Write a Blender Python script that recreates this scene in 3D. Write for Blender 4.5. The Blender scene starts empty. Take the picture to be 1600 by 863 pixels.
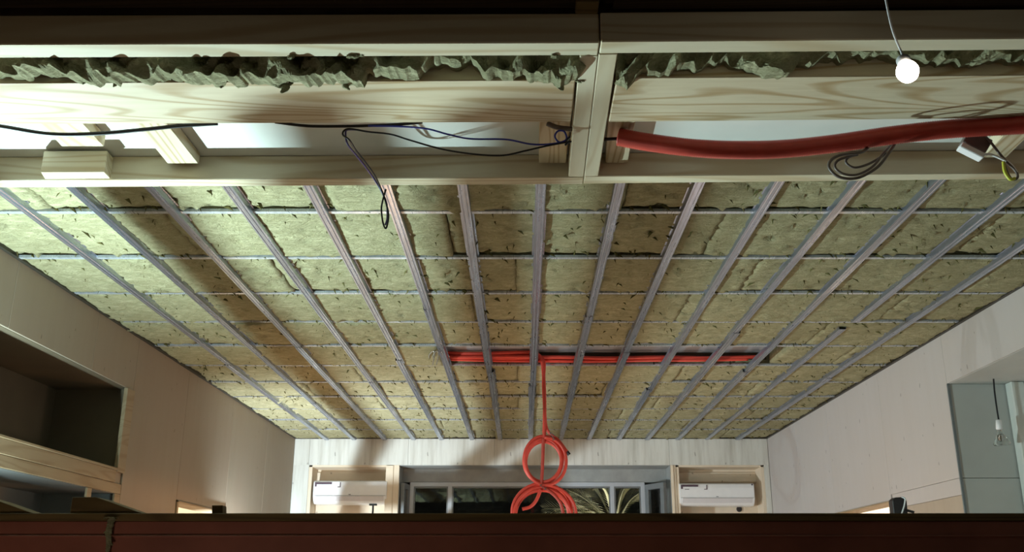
import bpy, bmesh, math, random
from mathutils import Vector, noise
random.seed(7)
R = random.uniform
S = bpy.context.scene
COL = S.collection
F, CX, CY, PITCH = 1500.0, 815.0, 431.5, math.radians(17.85)
EYE = Vector((0, 0, 1.55))
ZC = 3.06          # underside of the insulated ceiling
XL, XR, YF = -2.44, 2.645, 10.38   # side walls and far wall
# ---------------------------------------------------------------- camera, world, lights, exposure
cd = bpy.data.cameras.new('camera'); cam = bpy.data.objects.new('camera', cd); COL.objects.link(cam)
cam.location = EYE; cam.rotation_euler = (math.pi/2 + PITCH, 0, 0)
cd.sensor_width = 36; cd.lens = 36*F/1600; cd.shift_x = -15/1600; cd.clip_start = 0.05
S.camera = cam
wd = bpy.data.worlds.new('night'); S.world = wd; wd.use_nodes = True
wd.node_tree.nodes['Background'].inputs[0].default_value = (0.5, 0.55, 0.7, 1)
wd.node_tree.nodes['Background'].inputs[1].default_value = 0.006
S.view_settings.view_transform = 'Standard'; S.view_settings.look = 'None'
S.view_settings.gamma = 1; S.view_settings.exposure = 0.14; S.view_settings.use_curve_mapping = False

def lamp(name, kind, loc, power, col, size=0.1, target=None, angle=None, blend=0.5):
    d = bpy.data.lights.new(name, kind); d.energy = power; d.color = col
    if kind == 'AREA': d.size = size
    else: d.shadow_soft_size = size
    if angle: d.spot_size = math.radians(angle); d.spot_blend = blend
    o = bpy.data.objects.new(name, d); COL.objects.link(o); o.location = loc
    if target: o.rotation_euler = (Vector(target)-Vector(loc)).to_track_quat('-Z', 'Y').to_euler()
    return o
COOL = (0.70, 0.97, 0.98)
lamp('cool_work_light', 'AREA', (-2.30, 3.65, 1.3), 145, COOL, 0.045, (-1.3, 3.4, 2.5))
lamp('cool_work_light_far', 'AREA', (-2.30, 7.9, 1.3), 116, (0.80, 0.94, 1.0), 0.045, (-1.5, 9.1, 1.95))
lamp('warm_work_light', 'POINT', (1.2, 6.2, 1.0), 28, (1.0, 0.78, 0.66), 0.15)
lamp('warm_floor_light', 'POINT', (-1.15, 7.0, 0.9), 50, (1.0, 0.55, 0.27), 0.15)
lamp('side_room_lamp_left', 'POINT', (-3.3, 8.0, 2.3), 60, (1.0, 0.75, 0.5), 0.1)
lamp('side_room_lamp_right', 'POINT', (3.5, 8.0, 2.3), 100, (1.0, 0.78, 0.6), 0.1)
lamp('added_beam_fill', 'POINT', (-0.9, 1.3, 1.0), 5.5, (1.0, 0.8, 0.62), 0.1)  # added fill near the viewer that lifts the red beam; no lamp stands there
lamp('added_hedge_fill', 'POINT', (-1.0, 11.6, 3.6), 10, (1.0, 0.95, 0.85), 0.1)  # added fill that brightens the hedge, not an actual lamp outside
lamp('garden_lamp', 'SPOT', (1.15, 11.8, 1.2), 120, (1.0, 0.95, 0.8), 0.05, (1.1, 12.3, 2.3), 75)

# ---------------------------------------------------------------- pixel -> place
def ray(x, y):
    u, v = (x-CX)/F, (CY-y)/F
    return Vector((u, math.cos(PITCH)-v*math.sin(PITCH), math.sin(PITCH)+v*math.cos(PITCH)))
def onX(x, y, X): d = ray(x, y); return EYE + d*(X/d.x)
def onY(x, y, Y): d = ray(x, y); return EYE + d*(Y/d.y)
def onZ(x, y, Z): d = ray(x, y); return EYE + d*((Z-EYE.z)/d.z)

# ---------------------------------------------------------------- mesh helpers
W = {}
class MB:
    def __init__(s): s.v = []; s.f = []
    def add(s, vs, fs):
        n = len(s.v); s.v += [tuple(v) for v in vs]; s.f += [tuple(i+n for i in f) for f in fs]; return s
    def prism(s, bot, top):
        n = len(bot)
        fs = [tuple(range(n-1, -1, -1)), tuple(range(n, 2*n))] + [(i, (i+1) % n, n+(i+1) % n, n+i) for i in range(n)]
        return s.add(list(bot)+list(top), fs)
    def box(s, x0, x1, y0, y1, z0, z1):
        return s.prism([(x0, y0, z0), (x1, y0, z0), (x1, y1, z0), (x0, y1, z0)],
                       [(x0, y0, z1), (x1, y0, z1), (x1, y1, z1), (x0, y1, z1)])
    def extrude_y(s, prof, y0, y1):     # prof: (x, z) closed
        return s.prism([(x, y0, z) for x, z in prof], [(x, y1, z) for x, z in prof])
    def extrude_x(s, prof, x0, x1):     # prof: (y, z) closed
        return s.prism([(x0, y, z) for y, z in prof], [(x1, y, z) for y, z in prof])
    def tube(s, path, r, n=8, closed=False, rib=None):
        P = [Vector(p) for p in path]; m = len(P); vs = []; fs = []; ref = None
        for i in range(m):
            a = P[(i-1) % m] if (closed or i > 0) else P[0]
            b = P[(i+1) % m] if (closed or i < m-1) else P[-1]
            t = (b-a)
            t = t.normalized() if t.length > 1e-9 else Vector((0, 0, 1))
            if ref is None: ref = t.orthogonal().normalized()
            else:
                ref = ref - t*ref.dot(t); ref = ref.normalized() if ref.length > 1e-6 else t.orthogonal().normalized()
            q = t.cross(ref); rr = r if not callable(r) else r(i/(m-1))
            if rib: rr *= (1.0 if i % 2 else rib)
            for k in range(n):
                a_ = 2*math.pi*k/n; vs.append(P[i] + (ref*math.cos(a_)+q*math.sin(a_))*rr)
        for i in range(m if closed else m-1):
            j = (i+1) % m
            for k in range(n):
                l = (k+1) % n; fs.append((i*n+k, i*n+l, j*n+l, j*n+k))
        if not closed: fs += [tuple(range(n-1, -1, -1)), tuple(range((m-1)*n, m*n))]
        return s.add(vs, fs)
    def lathe(s, prof, c, axis=Vector((0, 0, 1)), n=20):   # prof: (r, h) along axis
        ax = Vector(axis).normalized(); u = ax.orthogonal().normalized(); w = ax.cross(u); c = Vector(c); vs = []; fs = []
        for r, h in prof:
            for k in range(n):
                a = 2*math.pi*k/n; vs.append(c + ax*h + (u*math.cos(a)+w*math.sin(a))*max(r, 1e-4))
        for i in range(len(prof)-1):
            for k in range(n):
                l = (k+1) % n; fs.append((i*n+k, i*n+l, (i+1)*n+l, (i+1)*n+k))
        fs += [tuple(range(n-1, -1, -1)), tuple(range((len(prof)-1)*n, len(prof)*n))]
        return s.add(vs, fs)
    def build(s, name, mat, parent=None, bevel=0, smooth=False):
        xs = [v[0] for v in s.v]; ys = [v[1] for v in s.v]; zs = [v[2] for v in s.v]
        o_ = Vector(((min(xs)+max(xs))/2, (min(ys)+max(ys))/2, min(zs)))
        me = bpy.data.meshes.new(name)
        me.from_pydata([(v[0]-o_.x, v[1]-o_.y, v[2]-o_.z) for v in s.v], [], s.f)
        bm = bmesh.new(); bm.from_mesh(me)
        bmesh.ops.recalc_face_normals(bm, faces=bm.faces)
        if bevel: bmesh.ops.bevel(bm, geom=bm.edges[:], offset=bevel, segments=1, affect='EDGES', clamp_overlap=True)
        for f in bm.faces: f.smooth = smooth
        bm.to_mesh(me); bm.free()
        me.materials.append(mat)
        o = bpy.data.objects.new(name, me); COL.objects.link(o)
        link(o, o_, parent); return o
def link(o, w, parent):
    W[o.name] = Vector(w)
    if parent: o.parent = parent; o.location = Vector(w) - W[parent.name]
    else: o.location = w
def empty(name, loc, label=None, cat=None, group=None):
    o = bpy.data.objects.new(name, None); COL.objects.link(o); o.empty_display_size = 0.1
    link(o, loc, None)
    if label: tag(o, label, cat, group)
    return o
def tag(o, label, cat, group=None):
    o['label'] = label; o['category'] = cat
    if group: o['group'] = group
    return o
def struct(o, label=None):
    o['kind'] = 'structure'
    if label: o['label'] = label
    return o
def spline(pts, n=12):
    P = [Vector(p) for p in pts]; out = []
    for i in range(len(P)-1):
        p0 = P[max(i-1, 0)]; p1 = P[i]; p2 = P[i+1]; p3 = P[min(i+2, len(P)-1)]
        for k in range(n):
            t = k/n
            out.append(0.5*((2*p1)+(p2-p0)*t+(2*p0-5*p1+4*p2-p3)*t*t+(3*p1-p0-3*p2+p3)*t**3))
    out.append(P[-1]); return out

# ---------------------------------------------------------------- materials
def L(r, g, b):
    f = lambda c: (c/255/12.92) if c/255 <= 0.04045 else ((c/255+0.055)/1.055)**2.4
    return (f(r), f(g), f(b), 1)
class Mat:
    def __init__(s, name, rough=0.6, metal=0.0, spec=0.5):
        s.m = bpy.data.materials.new(name); s.m.use_nodes = True; s.t = s.m.node_tree
        s.b = s.t.nodes['Principled BSDF']; s.b.inputs['Roughness'].default_value = rough
        s.b.inputs['Metallic'].default_value = metal; s.b.inputs['Specular IOR Level'].default_value = spec
        s.c = s.t.nodes.new('ShaderNodeTexCoord')
    def n(s, typ, **kw):
        x = s.t.nodes.new(typ)
        for k, v in kw.items(): setattr(x, k, v)
        return x
    def l(s, a, b): s.t.links.new(a, b)
    def map(s, scale, coord='Object', rot=(0, 0, 0)):
        m = s.n('ShaderNodeMapping'); m.inputs['Scale'].default_value = scale; m.inputs['Rotation'].default_value = rot
        s.l(s.c.outputs[coord], m.inputs[0]); return m.outputs[0]
    def noise(s, vec, scale=1, detail=4, rough=0.55, dist=0):
        x = s.n('ShaderNodeTexNoise'); x.inputs['Scale'].default_value = scale; x.inputs['Detail'].default_value = detail
        x.inputs['Roughness'].default_value = rough; x.inputs['Distortion'].default_value = dist
        s.l(vec, x.inputs['Vector']); return x.outputs[0]
    def ramp(s, fac, stops):
        x = s.n('ShaderNodeValToRGB'); e = x.color_ramp.elements
        while len(e) < len(stops): e.new(0.5)
        for el, (p, c) in zip(e, stops): el.position = p; el.color = c if len(c) == 4 else (*c, 1)
        s.l(fac, x.inputs[0]); return x.outputs[0]
    def mix(s, fac, a, b, blend='MIX'):
        x = s.n('ShaderNodeMix', data_type='RGBA', blend_type=blend)
        for sock, v in ((x.inputs['Factor'], fac), (x.inputs['A'], a), (x.inputs['B'], b)):
            if hasattr(v, 'is_output'): s.l(v, sock)
            elif isinstance(v, (int, float)): sock.default_value = v
            else: sock.default_value = v
        # pick the colour sockets explicitly
        return x.outputs['Result']
    def mixc(s, fac, a, b, blend='MIX'):
        x = s.n('ShaderNodeMix', data_type='RGBA', blend_type=blend)
        for sock, v in ((x.inputs[0], fac), (x.inputs[6], a), (x.inputs[7], b)):
            if hasattr(v, 'is_output'): s.l(v, sock)
            else: sock.default_value = v
        return x.outputs[2]
    def color(s, c):
        if hasattr(c, 'is_output'): s.l(c, s.b.inputs['Base Color'])
        else: s.b.inputs['Base Color'].default_value = c
        return s
    def bump(s, h, strength=0.3, dist=0.01):
        x = s.n('ShaderNodeBump'); x.inputs['Strength'].default_value = strength; x.inputs['Distance'].default_value = dist
        s.l(h, x.inputs['Height']); s.l(x.outputs[0], s.b.inputs['Normal']); return s
    def rough(s, v): s.l(v, s.b.inputs['Roughness']); return s

def plain(name, col, rough=0.6, metal=0.0, spec=0.5, var=0.12, scale=14):
    m = Mat(name, rough, metal, spec); f = m.noise(m.map((scale,)*3), 1, 3)
    d = tuple(c*(1-var) for c in col[:3])+(1,); u = tuple(min(1, c*(1+var)) for c in col[:3])+(1,)
    m.color(m.ramp(f, [(0.3, d), (0.7, u)])).bump(f, 0.05, 0.003); return m.m
def wood(name, light, dark, axis='X', ring=1.0, rough=0.62, knots=True):
    m = Mat(name, rough, 0, 0.3)
    inf = m.n('ShaderNodeObjectInfo')
    sc = {'X': (0.9, 9, 9), 'Y': (9, 0.9, 9), 'Z': (9, 9, 0.9)}[axis]
    mp = m.map(sc)
    ad = m.n('ShaderNodeVectorMath', operation='ADD')
    cb = m.n('ShaderNodeCombineXYZ')
    ml = m.n('ShaderNodeMath', operation='MULTIPLY'); ml.inputs[1].default_value = 37
    m.l(inf.outputs['Random'], ml.inputs[0]); m.l(ml.outputs[0], cb.inputs[0]); m.l(ml.outputs[0], cb.inputs[2])
    m.l(mp, ad.inputs[0]); m.l(cb.outputs[0], ad.inputs[1]); v = ad.outputs[0]
    base = m.noise(v, 0.55, 2, 0.4, 0.6)
    sn = m.n('ShaderNodeMath', operation='MULTIPLY'); sn.inputs[1].default_value = 140*ring; m.l(base, sn.inputs[0])
    s2 = m.n('ShaderNodeMath', operation='SINE'); m.l(sn.outputs[0], s2.inputs[0])
    mr = m.n('ShaderNodeMapRange'); mr.inputs[1].default_value = -1; m.l(s2.outputs[0], mr.inputs[0])
    rings = m.ramp(mr.outputs[0], [(0.0, (0, 0, 0)), (0.6, (0.08,)*3), (1.0, (1, 1, 1))])
    fine = m.noise(v, 7, 3, 0.6)
    c1 = m.mixc(rings, light, dark)
    c2 = m.mixc(0.25, c1, m.ramp(fine, [(0.3, dark), (0.7, light)]))
    out = c2
    if knots:
        vo = m.n('ShaderNodeTexVoronoi'); vo.inputs['Scale'].default_value = 0.55
        m.l(v, vo.inputs['Vector'])
        kn = m.ramp(vo.outputs['Distance'], [(0.045, (1, 1, 1)), (0.075, (0, 0, 0))])
        out = m.mixc(kn, c2, tuple(c*0.28 for c in dark[:3])+(1,))
    m.color(out).bump(fine, 0.08, 0.003); return m.m
def panelmat(name, base, streak, axis='Z', amt=0.5, warm=None):
    m = Mat(name, 0.7, 0, 0.25)
    sc = {'Z': (9, 9, 0.9), 'N': (3, 3, 3)}[axis]
    f = m.noise(m.map(sc), 1.3, 6, 0.62)
    g = m.noise(m.map((1.1, 1.1, 1.1)), 1, 2)
    c = m.mixc(m.ramp(f, [(0.42, (0, 0, 0)), (0.72, (amt,)*3)]), base, streak)
    c = m.mixc(m.ramp(g, [(0.35, (0, 0, 0)), (0.75, (0.45,)*3)]), c, warm or streak)
    sp = m.noise(m.map((22, 22, 13)), 1, 1)
    c = m.mixc(m.ramp(sp, [(0.755, (0, 0, 0)), (0.78, (0.55,)*3)]), c, tuple(x*0.45 for x in streak[:3])+(1,))
    m.color(c).bump(f, 0.06, 0.004); return m.m
def woolmat(name, a, b, dark):
    m = Mat(name, 1.0, 0, 0.05)
    o = m.map((1, 1, 1))
    st = m.noise(m.map((14, 40, 40)), 1, 8, 0.78, 1.4)
    bl = m.noise(o, 3.2, 4, 0.6)
    md = m.noise(m.map((11, 17, 17)), 1, 5, 0.7, 0.8)
    fl = m.noise(m.map((34, 58, 58)), 1, 4, 0.65, 2.2)
    c = m.mixc(m.ramp(st, [(0.38, (0, 0, 0)), (0.62, (1, 1, 1))]), tuple(x*0.82 for x in a[:3])+(1,), b)
    c = m.mixc(m.ramp(md, [(0.42, (0.55,)*3), (0.6, (0, 0, 0))]), c, tuple(x*0.7 for x in a[:3])+(1,))
    c = m.mixc(m.ramp(bl, [(0.4, (0, 0, 0)), (0.75, (0.5,)*3)]), c, tuple(x*0.74 for x in a[:3])+(1,))
    c = m.mixc(m.ramp(fl, [(0.27, (0.9,)*3), (0.37, (0, 0, 0))]), c, dark)
    m.color(c)
    ht = m.mixc(0.4, st, fl); m.bump(ht, 1.0, 0.03); return m.m
def galv(name, col, rough=0.34, metal=0.9):
    m = Mat(name, rough, metal, 0.5)
    f = m.noise(m.map((26, 2.2, 26)), 1, 5, 0.65)
    st = m.noise(m.map((240, 1.6, 240)), 1, 3, 0.6)
    dk = tuple(x*0.5 for x in col[:3])+(1,)
    c = m.mixc(m.ramp(f, [(0.38, (0.8,)*3), (0.62, (0, 0, 0))]), col, dk)
    c = m.mixc(m.ramp(st, [(0.4, (0.5,)*3), (0.55, (0, 0, 0))]), c, tuple(x*0.7 for x in col[:3])+(1,))
    m.color(c); m.rough(m.ramp(f, [(0.3, (0.42,)*3), (0.7, (0.2,)*3)])); m.bump(f, 0.05, 0.002); return m.m
def emit(name, col, strength):
    m = Mat(name); m.color((0.8, 0.8, 0.8, 1)); m.b.inputs['Emission Color'].default_value = col
    m.b.inputs['Emission Strength'].default_value = strength; return m.m
def glass(name, col=(0.9, 0.95, 0.95, 1), rough=0.0):
    m = Mat(name, rough); m.color(col); m.b.inputs['Transmission Weight'].default_value = 1.0; m.b.inputs['IOR'].default_value = 1.45; return m.m

M = {}
M['pine'] = wood('pine', L(218, 204, 176), L(178, 150, 110), 'X')
M['pine_y'] = wood('pine_along', L(218, 204, 176), L(178, 150, 110), 'Y', knots=False)
M['pine_plain'] = wood('pine_smooth', L(218, 208, 182), L(194, 174, 140), 'X', 0.45)
M['pine_smooth_y'] = wood('pine_smooth_along', L(216, 207, 182), L(200, 184, 154), 'Y', 0.4, knots=False)
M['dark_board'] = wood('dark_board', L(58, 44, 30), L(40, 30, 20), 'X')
M['olive_timber'] = wood('olive_timber', L(112, 92, 56), L(84, 68, 40), 'X')  # olive brown wood, darker than the pine
M['shelf_wood'] = wood('shelf_wood', L(164, 145, 118), L(148, 126, 98), 'Y', 0.5, knots=False)
M['plaster_white'] = plain('plasterboard', L(224, 224, 218), 0.75, var=0.04, scale=5)
M['wall_left'] = panelmat('left_wall_board', L(158, 146, 130), L(146, 132, 114), 'Z', 0.25, L(154, 134, 118))
M['wall_right'] = panelmat('right_wall_board', L(188, 182, 180), L(176, 168, 162), 'Z', 0.2, L(184, 174, 166))
M['wall_far'] = panelmat('far_wall_board', L(222, 222, 216), L(176, 172, 162), 'Z', 0.75)
M['recess'] = plain('recess_paint', L(186, 186, 182), 0.55, var=0.05, scale=4)
M['tan_board'] = panelmat('tan_board', L(176, 162, 146), L(160, 144, 126), 'Z', 0.4)
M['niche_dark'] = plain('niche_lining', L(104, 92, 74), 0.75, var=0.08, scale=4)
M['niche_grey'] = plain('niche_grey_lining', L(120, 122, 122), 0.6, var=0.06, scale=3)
M['slab'] = woolmat('rock_wool', L(188, 180, 140), L(216, 210, 172), L(76, 68, 44))
M['loose_wool'] = woolmat('loose_wool', L(182, 178, 140), L(222, 218, 180), L(124, 120, 84))
M['fleck'] = plain('torn_fibre', L(96, 90, 56), 1.0, spec=0.05)
M['galv'] = galv('galvanised_steel', L(188, 196, 214), 0.3)
M['galv_x'] = galv('galvanised_steel_cross', L(205, 210, 218), 0.4, 0.45)
M['dark_steel'] = plain('dark_steel_edge', L(70, 66, 58), 0.5, 0.6)
M['deck'] = plain('steel_deck', L(165, 168, 176), 0.55, 0.15, var=0.08, scale=6)
M['floor'] = plain('screed_floor', L(150, 144, 134), 0.85, var=0.12, scale=4)
M['red_tube'] = plain('red_conduit', L(190, 66, 54), 0.45, var=0.08, scale=30)
M['red_tube_bright'] = plain('red_conduit_small', L(222, 74, 60), 0.4, var=0.06, scale=30)
M['red_oxide'] = plain('red_oxide_paint', L(142, 86, 72), 0.42, var=0.14, scale=9)
M['black_cable'] = plain('black_cable', L(22, 22, 26), 0.45, spec=0.4)
M['blue_wire'] = plain('blue_wire', L(48, 58, 160), 0.4)
M['violet_wire'] = plain('violet_wire', L(74, 60, 130), 0.4)
M['grey_wire'] = plain('grey_wire', L(104, 92, 86), 0.5)
M['yellow_wire'] = plain('yellow_green_wire', L(206, 208, 70), 0.45)
M['white_plastic'] = plain('white_plastic', L(236, 236, 238), 0.3, var=0.02)
M['vent_grey'] = plain('vent_plastic', L(214, 210, 212), 0.35, var=0.03)
M['print'] = plain('dark_print', L(84, 66, 78), 0.6)
M['alu'] = plain('white_aluminium', L(184, 190, 198), 0.4, 0.2, var=0.03)
M['alu_dark'] = plain('grey_aluminium', L(120, 124, 126), 0.45, 0.3, var=0.05)
M['reveal'] = plain('grey_reveal', L(150, 152, 150), 0.7, var=0.12, scale=8)
M['niche_cream'] = panelmat('cream_niche', L(226, 212, 192), L(206, 184, 156), 'N', 0.4)
M['glass'] = glass('window_glass')
M['bulb_glass'] = glass('bulb_glass', (0.8, 0.82, 0.8, 1), 0.08)
M['night'] = plain('night_hedge', L(52, 53, 46), 0.9, var=0.3, scale=6)
M['frond'] = plain('palm_frond', L(220, 214, 178), 0.55, var=0.15, scale=20)
M['lamp_glow'] = emit('lamp_glow', (1.0, 0.90, 0.72, 1), 12)
M['black_plastic'] = plain('black_plastic', L(40, 36, 38), 0.5)
M['chrome'] = plain('chrome', L(200, 200, 200), 0.15, 1.0)

# ================================================================ SETTING
struct(MB().box(-4.6, 4.9, -1.2, 10.9, -0.1, 0).build('floor', M['floor']), 'grey screed floor')
wl_ = XL-0.012
# left wall: core with openings (niche z 2.22-2.71, lower niche z<2.07, doorway to 2.12)
NZ0, NZ1, NY0, NY1 = 2.22, 2.71, 3.2, 5.93
DY0, DY1, DZ = 6.94, 8.1, 2.12
b = MB(); T = 0.14; x0, x1 = wl_-T, wl_
b.box(x0, x1, -1.2, NY0-.02, 0, 3.2); b.box(x0, x1, NY0-.02, NY1+.02, NZ1+.02, 3.2); b.box(x0, x1, NY0-.02, NY1+.02, 2.09, NZ0-.02)
b.box(x0, x1, NY0-.02, 4.18, 0, 2.09)
b.box(x0, x1, 4.18, NY1+.02, 0, 1.58)
b.box(x0, x1, NY1+.02, DY0, 0, 3.2); b.box(x0, x1, DY0, DY1, DZ, 3.2); b.box(x0, x1, DY1, YF+0.6, 0, 3.2)
wall_left = struct(b.build('wall_left', M['wall_left']), 'left wall of pale boards with shelf niche and lit doorway')
def lpan(y0, y1, z0, z1, mat='wall_left'): return MB().box(wl_, XL, y0+.0015, y1-.0015, z0, z1).build('wall_panel', M[mat], wall_left, bevel=0.0015)
lpan(-1.0, 1.2, 0, 3.05); lpan(1.2, NY0, 0, 3.05)
for a, c in ((NY0, 4.42), (4.42, 5.35), (5.35, 5.965)): lpan(a, c, NZ1+.002, 3.05)
lpan(5.965, DY0, 0, 3.05); lpan(DY0, DY1, DZ+.002, 3.05); lpan(DY1, 9.25, 0, 3.05); lpan(9.25, YF-0.002, 0, 3.05)
MB().box(wl_, XL+.012, 5.85, 5.962, NZ0-.02, NZ1).build('niche_stile', M['shelf_wood'], wall_left, 0.002)
MB().box(wl_, XL+.006, NY0, 5.85, 2.135, NZ0-.014).build('niche_rail', M['shelf_wood'], wall_left, 0.002)
MB().box(wl_-.02, XL+.014, NY0, 5.85, NZ0-.013, NZ0).build('niche_sill', M['shelf_wood'], wall_left, 0.002)
MB().box(wl_, XL+.001, NY0, 5.96, 2.075, 2.133).build('niche_rail', M['shelf_wood'], wall_left, 0.002)
MB().box(wl_, XL, NY0, 4.198, 0, 2.073).build('wall_panel', M['wall_left'], wall_left, 0.0015)
MB().box(wl_, XL+.001, 5.5, 5.56, 1.6, 2.073).build('niche_post', M['shelf_wood'], wall_left, 0.002)
MB().box(wl_, XL+.001, 5.88, 5.962, 1.6, 2.073).build('niche_post', M['shelf_wood'], wall_left, 0.002)
MB().box(wl_, XL+.001, 4.2, 5.962, 0.02, 1.6).build('wall_panel', M['plaster_white'], wall_left, 0.002)
def liner(name, xa, xb, y0, y1, z0, z1, mat, parent, side):   # open box behind an opening
    t = .015; b = MB(); xo = xa if side < 0 else xb
    b.box(xo-(t if side < 0 else 0), xo+(0 if side < 0 else t), y0-t, y1+t, z0-t, z1+t)
    b.box(xa, xb, y0-t, y0, z0-t, z1+t); b.box(xa, xb, y1, y1+t, z0-t, z1+t)
    b.box(xa, xb, y0, y1, z0-t, z0); b.box(xa, xb, y0, y1, z1, z1+t)
    return b.build(name, mat, parent)
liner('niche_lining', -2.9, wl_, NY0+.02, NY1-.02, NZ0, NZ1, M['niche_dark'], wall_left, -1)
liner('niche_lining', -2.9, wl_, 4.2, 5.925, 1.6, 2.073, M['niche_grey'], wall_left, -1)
# the two lit side rooms behind the doorways
def side_room(name, xa, xb, mat, label):
    b = MB(); t = .05
    far = xa if abs(xa) > abs(xb) else xb
    b.box(far-t/2, far+t/2, 6.2, 9.4, 0, 2.7); b.box(xa, xb, 6.15, 6.2, 0, 2.7); b.box(xa, xb, 9.4, 9.45, 0, 2.7); b.box(xa, xb, 6.15, 9.45, 2.7, 2.75)
    return struct(b.build(name, mat), label)
side_room('wall_side_room_left', -4.2, wl_-T-.002, M['plaster_white'], 'bright white room behind the left doorway')
side_room('wall_side_room_right', XR+.16, 4.5, M['plaster_white'], 'bright white room behind the right doorway')
def door_frame(name, X, side, y0, y1, z, label):
    b = MB(); xa, xb = (X-.15, X+.012) if side < 0 else (X-.012, X+.15)
    b.box(xa, xb, y0-.0, y0+.03, 0, z); b.box(xa, xb, y1-.03, y1, 0, z); b.box(xa, xb, y0, y1, z-.012, z)
    return struct(b.build(name, M['shelf_wood'], bevel=.002), label)
door_frame('door_1', XL, -1, DY0, DY1, DZ, 'pale wooden frame of the lit doorway in the left wall')

# right wall
RY0, RY1, RZ = 2.6, 5.89, 2.74
EY0, EY1, EZ = 7.0, 8.3, 2.125
wr_ = XR+.012; x0, x1 = wr_, wr_+T
b = MB(); b.box(x0, x1, -1.2, RY0-.02, 0, 3.2); b.box(x0, x1, RY0-.02, RY1+.022, RZ+.022, 3.2); b.box(x0, x1, RY1+.022, EY0, 0, 3.2)
b.box(x0, x1, EY0, EY1, EZ, 3.2); b.box(x0, x1, EY1, YF+.6, 0, 3.2)
wall_right = struct(b.build('wall_right', M['wall_right']), 'right wall of pale boards with tall recess and lit doorway')
def rpan(y0, y1, z0, z1, mat='wall_right'): return MB().box(XR, wr_, y0+.0012, y1-.0012, z0, z1).build('wall_panel', M[mat], wall_right, bevel=0.0012)
rpan(-1.0, 1.2, 0, 3.05); rpan(1.2, RY0, 0, 3.05); rpan(RY0, 4.4, RZ+.002, 3.05); rpan(4.4, RY1, RZ+.002, 3.05)
rpan(RY1, 7.03, 2.167, 3.05); rpan(RY1, 7.0, 2.067, 2.165); rpan(RY1, 7.0, 0.02, 2.065, 'tan_board')
rpan(7.03, EY1, EZ+.002, 3.05); rpan(EY1, 9.3, 0, 3.05); rpan(9.3, YF-.002, 0, 3.05)
b = MB()
b.box(3.08, 3.1, RY0, RY1, 0, RZ); b.box(wr_, 3.1, RY0-.02, RY0, 0, RZ); b.box(wr_, 3.1, RY0, RY1+.02, RZ, RZ+.02)
b.build('recess_lining', M['recess'], wall_right)
MB().box(wr_, 3.08, RY1-.004, RY1+.02, 2.166, RZ-.001).build('recess_panel', M['recess'], wall_right, .001)
MB().box(wr_, 3.08, RY1-.004, RY1+.02, 0.02, 2.163).build('recess_panel', M['recess'], wall_right, .001)
MB().box(XR-.004, XR+.012, RY1-.012, RY1, 0, RZ).build('corner_bead', M['alu_dark'], wall_right, .001)
MB().box(3.0, 3.078, RY1-.09, RY1-.012, 1.2, RZ-.002).build('corner_post', M['plaster_white'], wall_right, .003)
door_frame('door_2', XR, 1, EY0, EY1, EZ, 'pale wooden frame of the lit doorway in the right wall')
struct(MB().box(-2.6, 2.8, -1.3, -1.2, 0, 3.2).build('wall_back', M['wall_left']), 'pale back wall behind the viewer')

# far wall: openings from the photograph
def fx(x, y=760): return onY(x, y, YF).x
def fz(y): return onY(815, y, YF).z
Zh = fz(727)                              # header bottom
a0, a1 = fx(481), fx(611)                 # left air conditioner niche
w0, w1 = fx(623), fx(1049)                # window recess
c0, c1 = fx(1057), fx(1196)               # right niche
b = MB(); y0, y1 = YF+.012, YF+.3
b.box(XL-.2, XR+.2, y0, y1, Zh, 3.2)
for p, q in ((XL-.2, a0), (a1, w0), (w1, c0), (c1, XR+.2)): b.box(p, q, y0, y1, 0, Zh)
b.box(a0, a1, y0, y1, 0, 1.2); b.box(c0, c1, y0, y1, 0, 1.2); b.box(w0, w1, y0, y1, 0, 0.9)
wall_far = struct(b.build('wall_far', M['wall_far']), 'far whitewashed wall with two niches and a wide window')
def fpan(x0, x1, z0, z1, mat='wall_far'): return MB().box(x0+.001, x1-.001, YF, YF+.012, z0, z1).build('wall_panel', M[mat], wall_far, bevel=.001)
cuts = [XL+.002, fx(480), fx(636), fx(772), fx(898), fx(1048), XR-.002]
for p, q in zip(cuts, cuts[1:]): fpan(p, q, Zh, 3.05)
fpan(XL+.002, a0, 0, Zh); fpan(a1, w0, 0, Zh, 'niche_cream'); fpan(w1, c0, 0, Zh, 'niche_cream'); fpan(c1, XR-.002, 0, Zh)
for n0, n1 in ((a0, a1), (c0, c1)):
    MB().box(n0, n1, YF+.27, YF+.285, 1.2, Zh).build('niche_back', M['niche_cream'], wall_far)
    MB().box(n0+.01, n1-.01, YF+.25, YF+.27, Zh-.16, Zh-.05).build('niche_batten', M['niche_cream'], wall_far, .004)
    MB().box(n0, n0+.035, YF+.01, YF+.27, 1.2, Zh).build('niche_side', M['niche_cream'], wall_far, .002)
    MB().box(n1-.035, n1, YF+.01, YF+.27, 1.2, Zh).build('niche_side', M['niche_cream'], wall_far, .002)
    MB().box(n0, n1, YF+.01, YF+.27, Zh-.02, Zh).build('niche_top', M['niche_cream'], wall_far, .002)
MB().box(a1-.06, a1+.02, YF-.012, YF+.01, 0, Zh-.005).build('niche_stile', M['niche_cream'], wall_far, .002)
MB().box(w1+.012, w1+.03, YF-.01, YF, 0, Zh-.002).build('niche_stile', M['niche_cream'], wall_far, .002)
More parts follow.
